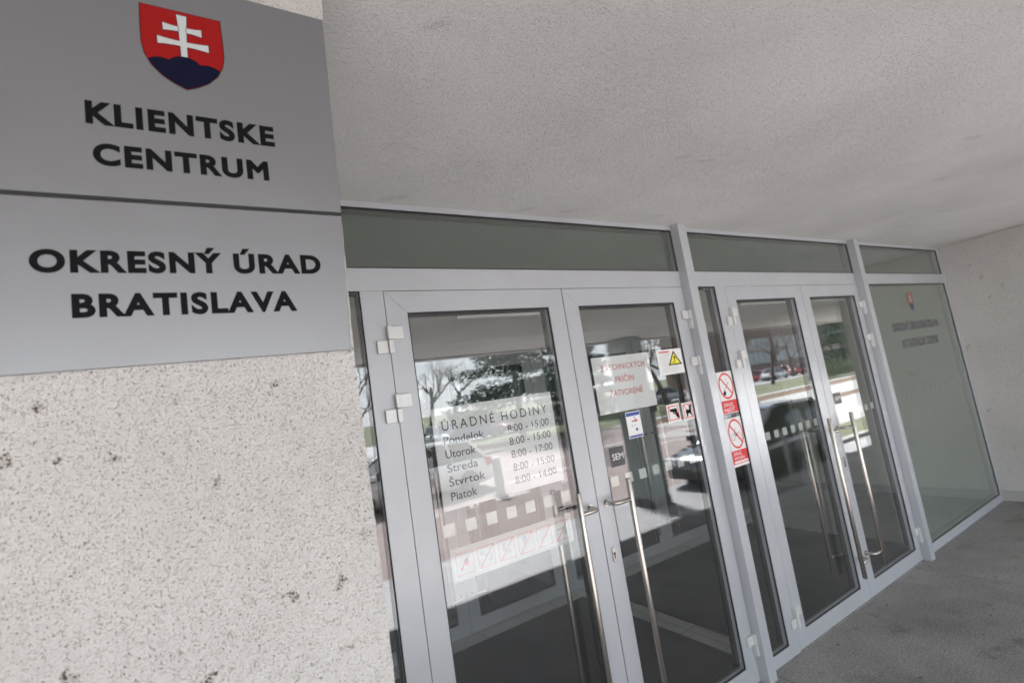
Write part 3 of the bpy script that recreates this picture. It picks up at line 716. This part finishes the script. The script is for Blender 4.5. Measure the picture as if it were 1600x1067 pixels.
# ---- emblem and lettering on the far fixed glass
t = thing('glass_lettering', 'faded shield and grey lettering on the far right fixed glass', 'lettering', P(2.95, -.04, YO), None)
a = Art(YO)
def flat_shield(cx, cz, sx, sz):
    pl = [(-1, 1), (1, 1), (1, 0), (.85, -.4), (.45, -.8), (0, -1), (-.45, -.8), (-.85, -.4), (-1, 0)]
    a.lay([[(cx + p[0] * sx, cz + p[1] * sz) for p in pl]], 'emblem', mat('faded_red', (.22, .09, .075), .6), t)
    a.lay([[(cx + p[0] * sx, cz + p[1] * sz) for p in ((.85, -.38), (.45, -.8), (0, -1), (-.45, -.8), (-.85, -.38), (-.4, -.22), (0, -.1), (.4, -.22))]], 'hills', mat('faded_blue', (.05, .06, .10), .6), t)
    a.lay([[(cx + p[0] * sx, cz + p[1] * sz) for p in q] for q in (rect(-.13, .13, -.15, .85), rect(-.5, -.13, .42, .62), rect(.13, .5, .42, .62), rect(-.62, -.13, .05, .25), rect(.13, .62, .05, .25))], 'cross', mat('faded_cream', (.36, .30, .25), .6), t)
flat_shield(2.945, .180, .030, .044)
a.k = 0
lettering(a, 'OKRESNÝ ÚRAD BRATISLAVA', 2.677, 3.215, .045, .084, M_fade, t, .03); a.k = 0
lettering(a, 'KATASTRÁLNY ODBOR', 2.742, 3.160, -.0365, .0035, M_fade, t, .03)

# ------------------------------------------------------------------ cars
M_tyre = mat('tyre_rubber', (.02, .02, .02), .8); M_rim = mat('alloy_rim', (.45, .45, .46), .3, .8)
M_cglass = mat('car_window', (.02, .025, .028), .05); M_tail = mat('tail_lamp', (.45, .01, .01), .2); M_headl = mat('head_lamp', (.7, .7, .72), .15)
M_plastic = mat('bumper_plastic', (.03, .03, .03), .6)
def paint(name, c): 
    m = mat(name, c, .25); m.node_tree.nodes['Principled BSDF'].inputs['Coat Weight'].default_value = 1; return m
def car(label, loc, rz, Lc, Wc, Hc, m, estate=True, group=None):
    """x forward; origin on the ground under the middle"""
    t = thing('parked_car', label, 'car', loc, group, rz)
    W[t.name] = Vector()
    h = Lc / 2; w2 = Wc / 2; belt = Hc * .60
    prof = [(-h, .30, .52, .84), (-h + .06, .22, belt * .97, .93), (-h + .5, .2, belt, 1), (-h * .3, .2, belt * .99, 1), (h * .25, .2, belt * .97, 1), (h - 1.0, .2, belt * .92, 1), (h - .35, .2, belt * .80, .97), (h - .06, .22, belt * .66, .88), (h, .30, .45, .78)]
    bm = B(); rings = []
    for x, zb, zt_, k in prof:
        ww = w2 * k
        ring = [(ww * .94, zb), (ww, zb + (zt_ - zb) * .45), (ww * .985, zb + (zt_ - zb) * .8), (ww * .90, zt_), (ww * .45, zt_ + .025), (-ww * .45, zt_ + .025), (-ww * .90, zt_), (-ww * .985, zb + (zt_ - zb) * .8), (-ww, zb + (zt_ - zb) * .45), (-ww * .94, zb)]
        rings.append([bm.verts.new((x, y, z)) for y, z in ring])
    for A, C in zip(rings, rings[1:]):
        for k in range(len(A)): bm.faces.new((A[k], A[(k + 1) % len(A)], C[(k + 1) % len(A)], C[k]))
    bm.faces.new(rings[0]); bm.faces.new(rings[-1][::-1])
    mesh_obj('body', bm, m, t, smooth=True)
    # greenhouse
    rear = -h + (.16 if estate else .75); rr = -h + (.62 if estate else 1.35)
    b0 = [(rear, belt * .99), (h - 1.05, belt * .93)]; r0 = [(rr, Hc - .06), (-.05 * Lc, Hc), (h - 1.95, Hc - .06)]
    bm = B()
    lo = [(rear, belt * .98), (-.05 * Lc, belt * .98), (h - 1.0, belt * .91)]
    for s in (-1, 1):
        a_ = [bm.verts.new((x, s * w2 * .885, z)) for x, z in lo]; b_ = [bm.verts.new((x, s * w2 * .72, z - .02)) for x, z in r0]
        for i in range(2): bm.faces.new((a_[i], a_[i + 1], b_[i + 1], b_[i]))
        if s == -1: A1, B1 = a_, b_
        else:
            bm.faces.new((A1[0], a_[0], b_[0], B1[0])); bm.faces.new((A1[2], a_[2], b_[2], B1[2]))
    mesh_obj('window', bm, M_cglass, t)
    bm = B(); ra = []
    for x, z in r0: ra.append([bm.verts.new((x, y, zz)) for y, zz in ((-w2 * .745, z - .035), (-w2 * .6, z), (0, z + .02), (w2 * .6, z), (w2 * .745, z - .035))])
    for A, C in zip(ra, ra[1:]):
        for k in range(4): bm.faces.new((A[k], A[k + 1], C[k + 1], C[k]))
    mesh_obj('roof', bm, m, t, smooth=True)
    bm = B()
    for s in (-1, 1):
        for (xa, xb, ra_) in ((rear, rr, .045), (h - 1.0, h - 1.95, .03), (-.05 * Lc, -.05 * Lc, .028), (-.24 * Lc, -.22 * Lc, .03)):
            tube(bm, [(xa, s * w2 * .90, belt * .95), (xb, s * w2 * .735, Hc - .06)], ra_, 8)
        tube(bm, [(rr - .02, s * w2 * .74, Hc - .04), (0, s * w2 * .74, Hc - .0), (h - 1.95, s * w2 * .74, Hc - .06)], .02, 6)
    mesh_obj('pillar', bm, m, t, smooth=True)
    for sx in (-h + .82, h - .85):
        for s in (-1, 1):
            bm = B(); y0 = s * (w2 - .20); y1 = s * (w2 + .012)
            tube(bm, [(sx, y0, .315), (sx, y1 - s * .03, .315), (sx, y1, .315)], [.315, .315, .28], 28)
            wh = mesh_obj('wheel', bm, M_tyre, t)
            bm = B(); tube(bm, [(sx, y1 - s * .01, .315), (sx, y1 + s * .008, .315)], .055, 16)
            for q in range(5):
                an = q * 2 * PI / 5; tube(bm, [(sx, y1 + s * .002, .315), (sx + .2 * math.cos(an), y1 + s * .002, .315 + .2 * math.sin(an))], .028, 6)
            for q in range(24):
                a0, a1 = q * PI / 12, (q + 1) * PI / 12
                tube(bm, [(sx + .205 * math.cos(a0), y1 + s * .003, .315 + .205 * math.sin(a0)), (sx + .205 * math.cos(a1), y1 + s * .003, .315 + .205 * math.sin(a1))], .015, 5)
            mesh_obj('rim', bm, M_rim, wh)
    for s in (-1, 1):
        bm = B(); box(bm, -h + .01, -h + .20, min(s * w2 * .62, s * w2 * .97), max(s * w2 * .62, s * w2 * .97), belt * .72, belt * .97, .02); mesh_obj('tail_light', bm, M_tail, t)
        bm = B(); box(bm, h - .28, h - .015, min(s * w2 * .5, s * w2 * .93), max(s * w2 * .5, s * w2 * .93), belt * .58, belt * .74, .03); mesh_obj('headlight', bm, M_headl, t)
        bm = B(); box(bm, h - 1.25, h - 1.08, min(s * w2 * .95, s * w2 * 1.12), max(s * w2 * .95, s * w2 * 1.12), belt * .98, belt * 1.12, .03); mesh_obj('wing_mirror', bm, m, t)
    bm = B(); box(bm, -h - .03, -h + .12, -w2 * .82, w2 * .82, .26, .44, .02); mesh_obj('bumper', bm, M_plastic, t)
    bm = B(); box(bm, h - .12, h + .03, -w2 * .76, w2 * .76, .24, .40, .02); mesh_obj('bumper', bm, M_plastic, t)
    bm = B(); box(bm, -h - .036, -h - .031, -.26, .26, .50, .61); mesh_obj('number_plate', bm, M_white, t)
    return t
M_pw = paint('white_paint', (.72, .73, .74)); M_pk = paint('black_paint', (.012, .014, .014)); M_pb = paint('blue_paint', (.03, .07, .25)); M_pr = paint('red_paint', (.35, .02, .02)); M_ps = paint('silver_paint', (.42, .43, .44))
car('white estate car passing close to the pavement, reflected in the leftmost door', (4.75, -12.2, ZG), PI, 4.7, 1.82, 1.5, M_pw)
car('black hatchback standing beside the right wall, reflected in the third door', (10.35, -5.15 + .1, ZG), PI, 4.2, 1.74, 1.42, M_pk)
ORD = 'first second third fourth fifth sixth seventh eighth ninth tenth eleventh twelfth thirteenth fourteenth fifteenth sixteenth seventeenth'.split()
names = {0: ('silver', M_ps), 1: ('white', M_pw), 2: ('blue', M_pb), 3: ('red', M_pr)}
row = [(1.6, .36), (0, .43), (2.2, .50), (3.1, .57), (1, .66), (2, .74), (1, .93), (3, 1.02), (0, 1.12), (3.4, 1.3), (1, 1.42), (3, 1.60), (1, 1.68), (3.4, 1.77), (3, 1.86), (1, 1.95), (2.4, 2.08)]
for i, (k, q) in enumerate(row):
    k = int(k) % 4; yy = -(33.5 if i % 2 else 31.9) - (3.0 if q > 1.2 else 0)
    car('%s car, %s from the left among the parked cars reflected small in the glass' % (names[k][0], ORD[i]), (q * (1.9 - yy), yy, ZG), PI / 2 * (i % 2) + random.uniform(-.06, .06), 4.3, 1.76, 1.46, names[k][1], bool(i % 3), 'cars parked beyond the road')

# bollards along the pavement
for i, (x, y) in enumerate(((6.45, -9.9), (9.4, -3.75))):
    t = thing('bollard', ['short white bollard on the road beside the white car, reflected in the leftmost door', 'thin grey metal post on the pavement near the black hatchback, reflected in the third door'][i], 'bollard', (x, y, ZG))
    bm = B(); z0 = ZG; rr_ = .045 if i else .12; hh = .95
    tube(bm, [(x, y, z0), (x, y, z0 + hh), (x, y, z0 + hh + .02)], [rr_, rr_, rr_ * .7], 20); mesh_obj('post', bm, M_kerb if not i else M_grey, t)
    bm = B(); tube(bm, [(x, y, z0), (x, y, z0 + .03)], [rr_ * 1.5, rr_ * 1.5], 20); mesh_obj('base', bm, M_plastic, t)

# ------------------------------------------------------------------ trees, hedge, far buildings (seen in the glass)
M_bark = mat('bark', (.07, .055, .045), .9); M_leafd = mat('needles', (.035, .07, .045), .8); M_leafh = mat('hedge_leaves', (.07, .10, .03), .8); M_twig = mat('twigs', (.13, .09, .07), .9)
def bare_tree_mesh(seed, H):
    rnd = random.Random(seed); tr, br = B(), B()
    def grow(bm, p, d, L_, r_, lv):
        pts = [p]; rs = [r_]; q = p.copy(); dd_ = d.copy(); n_ = 4
        for i in range(n_):
            dd_ = (dd_ + Vector((rnd.gauss(0, .13), rnd.gauss(0, .13), rnd.gauss(.03, .08)))).normalized()
            q = q + dd_ * L_ / n_; pts.append(q.copy()); rs.append(r_ * (1 - .55 * (i + 1) / n_))
        tube(bm, pts, rs, 7 if lv == 0 else (4 if lv < 3 else 3), False)
        if lv >= 5: return
        k = (5, 4, 4, 3, 3)[lv]
        for j in range(k):
            t_ = rnd.uniform(.45 if lv == 0 else .25, 1.0); i0 = min(int(t_ * n_), n_ - 1)
            b = pts[i0].lerp(pts[i0 + 1], t_ * n_ - i0)
            ax = Vector((rnd.gauss(0, 1), rnd.gauss(0, 1), rnd.gauss(.1, .5))).normalized()
            nd = (dd_ * .75 + ax * .8).normalized()
            grow(br, b, nd, L_ * rnd.uniform(.5, .72), rs[i0] * .55, lv + 1)
    grow(tr, Vector((0, 0, 0)), Vector((rnd.gauss(0, .06), rnd.gauss(0, .06), 1)).normalized(), H * .42, H * .022, 0)
    out_ = []
    for b_, nm in ((tr, 'trunk'), (br, 'branches')):
        me = bpy.data.meshes.new(nm); b_.to_mesh(me); b_.free(); me.materials.append(M_bark if nm == 'trunk' else M_twig); out_.append(me)
    return out_
BT = [bare_tree_mesh(s, 9.5) for s in (11, 23, 37)]
def bare_tree(x, y, s, k, rz, label):
    t = thing('bare_tree', label, 'tree', (x, y, ZG), 'bare trees beyond the road', rz); t.scale = (s, s, s)
    for me, nm in zip(BT[k], ('trunk', 'branches')): link(bpy.data.objects.new(nm, me), t)
sides = ['leaning', 'wide crowned', 'slender', 'tall']
ORD += ['eighteenth', 'nineteenth', 'twentieth', 'twenty-first', 'twenty-second', 'twenty-third', 'twenty-fourth', 'twenty-fifth', 'twenty-sixth']
tr_pos = [(.40, 42, 1.2), (.45, 60, 1.4), (.82, 44, 1.1), (.88, 34, 1.0), (.93, 46, 1.2), (1.02, 38, 1.2), (1.07, 27, 1.0), (1.13, 24, 1.05), (1.19, 29, 1.1), (1.24, 40, 1.3), (1.38, 32, 1.1), (1.46, 42, 1.2), (1.56, 56, 1.3), (1.60, 62, 1.5), (1.66, 30, .9), (1.72, 58, 1.5), (1.80, 36, 1.1), (1.84, 52, 1.4), (1.90, 26, .9), (2.02, 44, 1.3), (2.12, 38, 1.1), (2.22, 50, 1.4), (2.32, 36, 1.1), (.25, 40, 1.2), (1.53, 45, 1.2)]
for i, (q, yd, s) in enumerate(sorted(tr_pos)):
    bare_tree(q * yd, 1.9 - yd, s, i % 3, i * 1.7, 'leafless %s tree, %s from the left among the bare trees reflected in the glass' % (sides[i % 4], ORD[i]))
def leaf_cloud(bm, rnd, c, rad, n, s):
    for _ in range(n):
        d = Vector((rnd.gauss(0, 1), rnd.gauss(0, 1), rnd.gauss(0, 1))).normalized() * rnd.uniform(.3, 1) ** .5
        p = Vector(c) + Vector((d.x * rad[0], d.y * rad[1], d.z * rad[2]))
        a = Vector((rnd.gauss(0, 1), rnd.gauss(0, 1), rnd.gauss(0, .5))).normalized() * s * rnd.uniform(.6, 1.3); b = a.cross(Vector((rnd.gauss(0, 1), rnd.gauss(0, 1), 1))).normalized() * s * .45
        bm.faces.new([bm.verts.new(p + q) for q in (a, b, -a, -b)])
def evergreen(x, y, H, Rr, label, seed):
    rnd = random.Random(seed); t = thing('evergreen_tree', label, 'tree', (x, y, ZG), 'evergreens beyond the road'); W[t.name] = Vector()
    bm = B(); tube(bm, [(0, 0, 0), (.05, .03, H * .5), (0, 0, H * .95)], [H * .022, H * .015, .03], 8); mesh_obj('trunk', bm, M_bark, t)
    bm = B()
    for i in range(120):
        f_ = rnd.uniform(.07, .97); an = rnd.uniform(0, 2 * PI); q = Rr * (1 - f_) ** .7 * rnd.uniform(.3, 1)
        leaf_cloud(bm, rnd, (q * math.cos(an), q * math.sin(an), H * f_), (Rr * .28, Rr * .28, H * .035), 150, .14)
    mesh_obj('crown', bm, M_leafd, t)
evergreen(16.6, -24.6, 10.5, 5.0, 'dark conifer reflected in the leftmost door', 5)
evergreen(27.5, -32, 9, 3.6, 'dark conifer reflected beside the closure notice', 6)
evergreen(63, -27, 6.8, 4.5, 'broad green pine reflected at the top of the rightmost door', 8)
t = thing('hedge', 'clipped green hedge beyond the path, reflected in the rightmost door', 'hedge', (38, -20.8, -.1)); W[t.name] = Vector((0, 0, 0)); t.location = (0, 0, 0)
bm = B(); rnd = random.Random(4)
for i in range(60): leaf_cloud(bm, rnd, (46 + i * .14, -21.8 + rnd.uniform(-.1, .1), .1), (.35, .65, .72), 130, .07)
mesh_obj('foliage', bm, M_leafh, t)
# low hall with a white window grid
t = thing('pavilion', 'low hall with white framed window bands, reflected in the third door', 'building', (44, -26, 0)); W[t.name] = Vector()
t.location = (0, 0, 0)
bm = B(); box(bm, 66, 112, -56, -47, ZG, 9.0); mesh_obj('wall', bm, mat('brick_wall', (.20, .15, .13), .8), t)
M_win = mat('far_window', (.10, .15, .15), .1)
for j, (z0, z1) in enumerate(((1.7, 3.5), (3.9, 5.6))):
    for i in range(8):
        x0 = 70 + i * 3.15 + (1.2 if i > 3 else 0)
        bm = B(); box(bm, x0, x0 + 2.9, -46.99, -46.93, z0, z1); wn = mesh_obj('window', bm, M_win, t)
        bm = B()
        for k in range(6): box(bm, x0, x0 + 2.9, -46.92, -46.88, z0 + (z1 - z0) * k / 5 - .05, z0 + (z1 - z0) * k / 5 + .05)
        for k in range(3): box(bm, x0 + 1.45 * k - .05, x0 + 1.45 * k + .05, -46.875, -46.84, z0, z1)
        mesh_obj('glazing_bars', bm, M_white, wn)
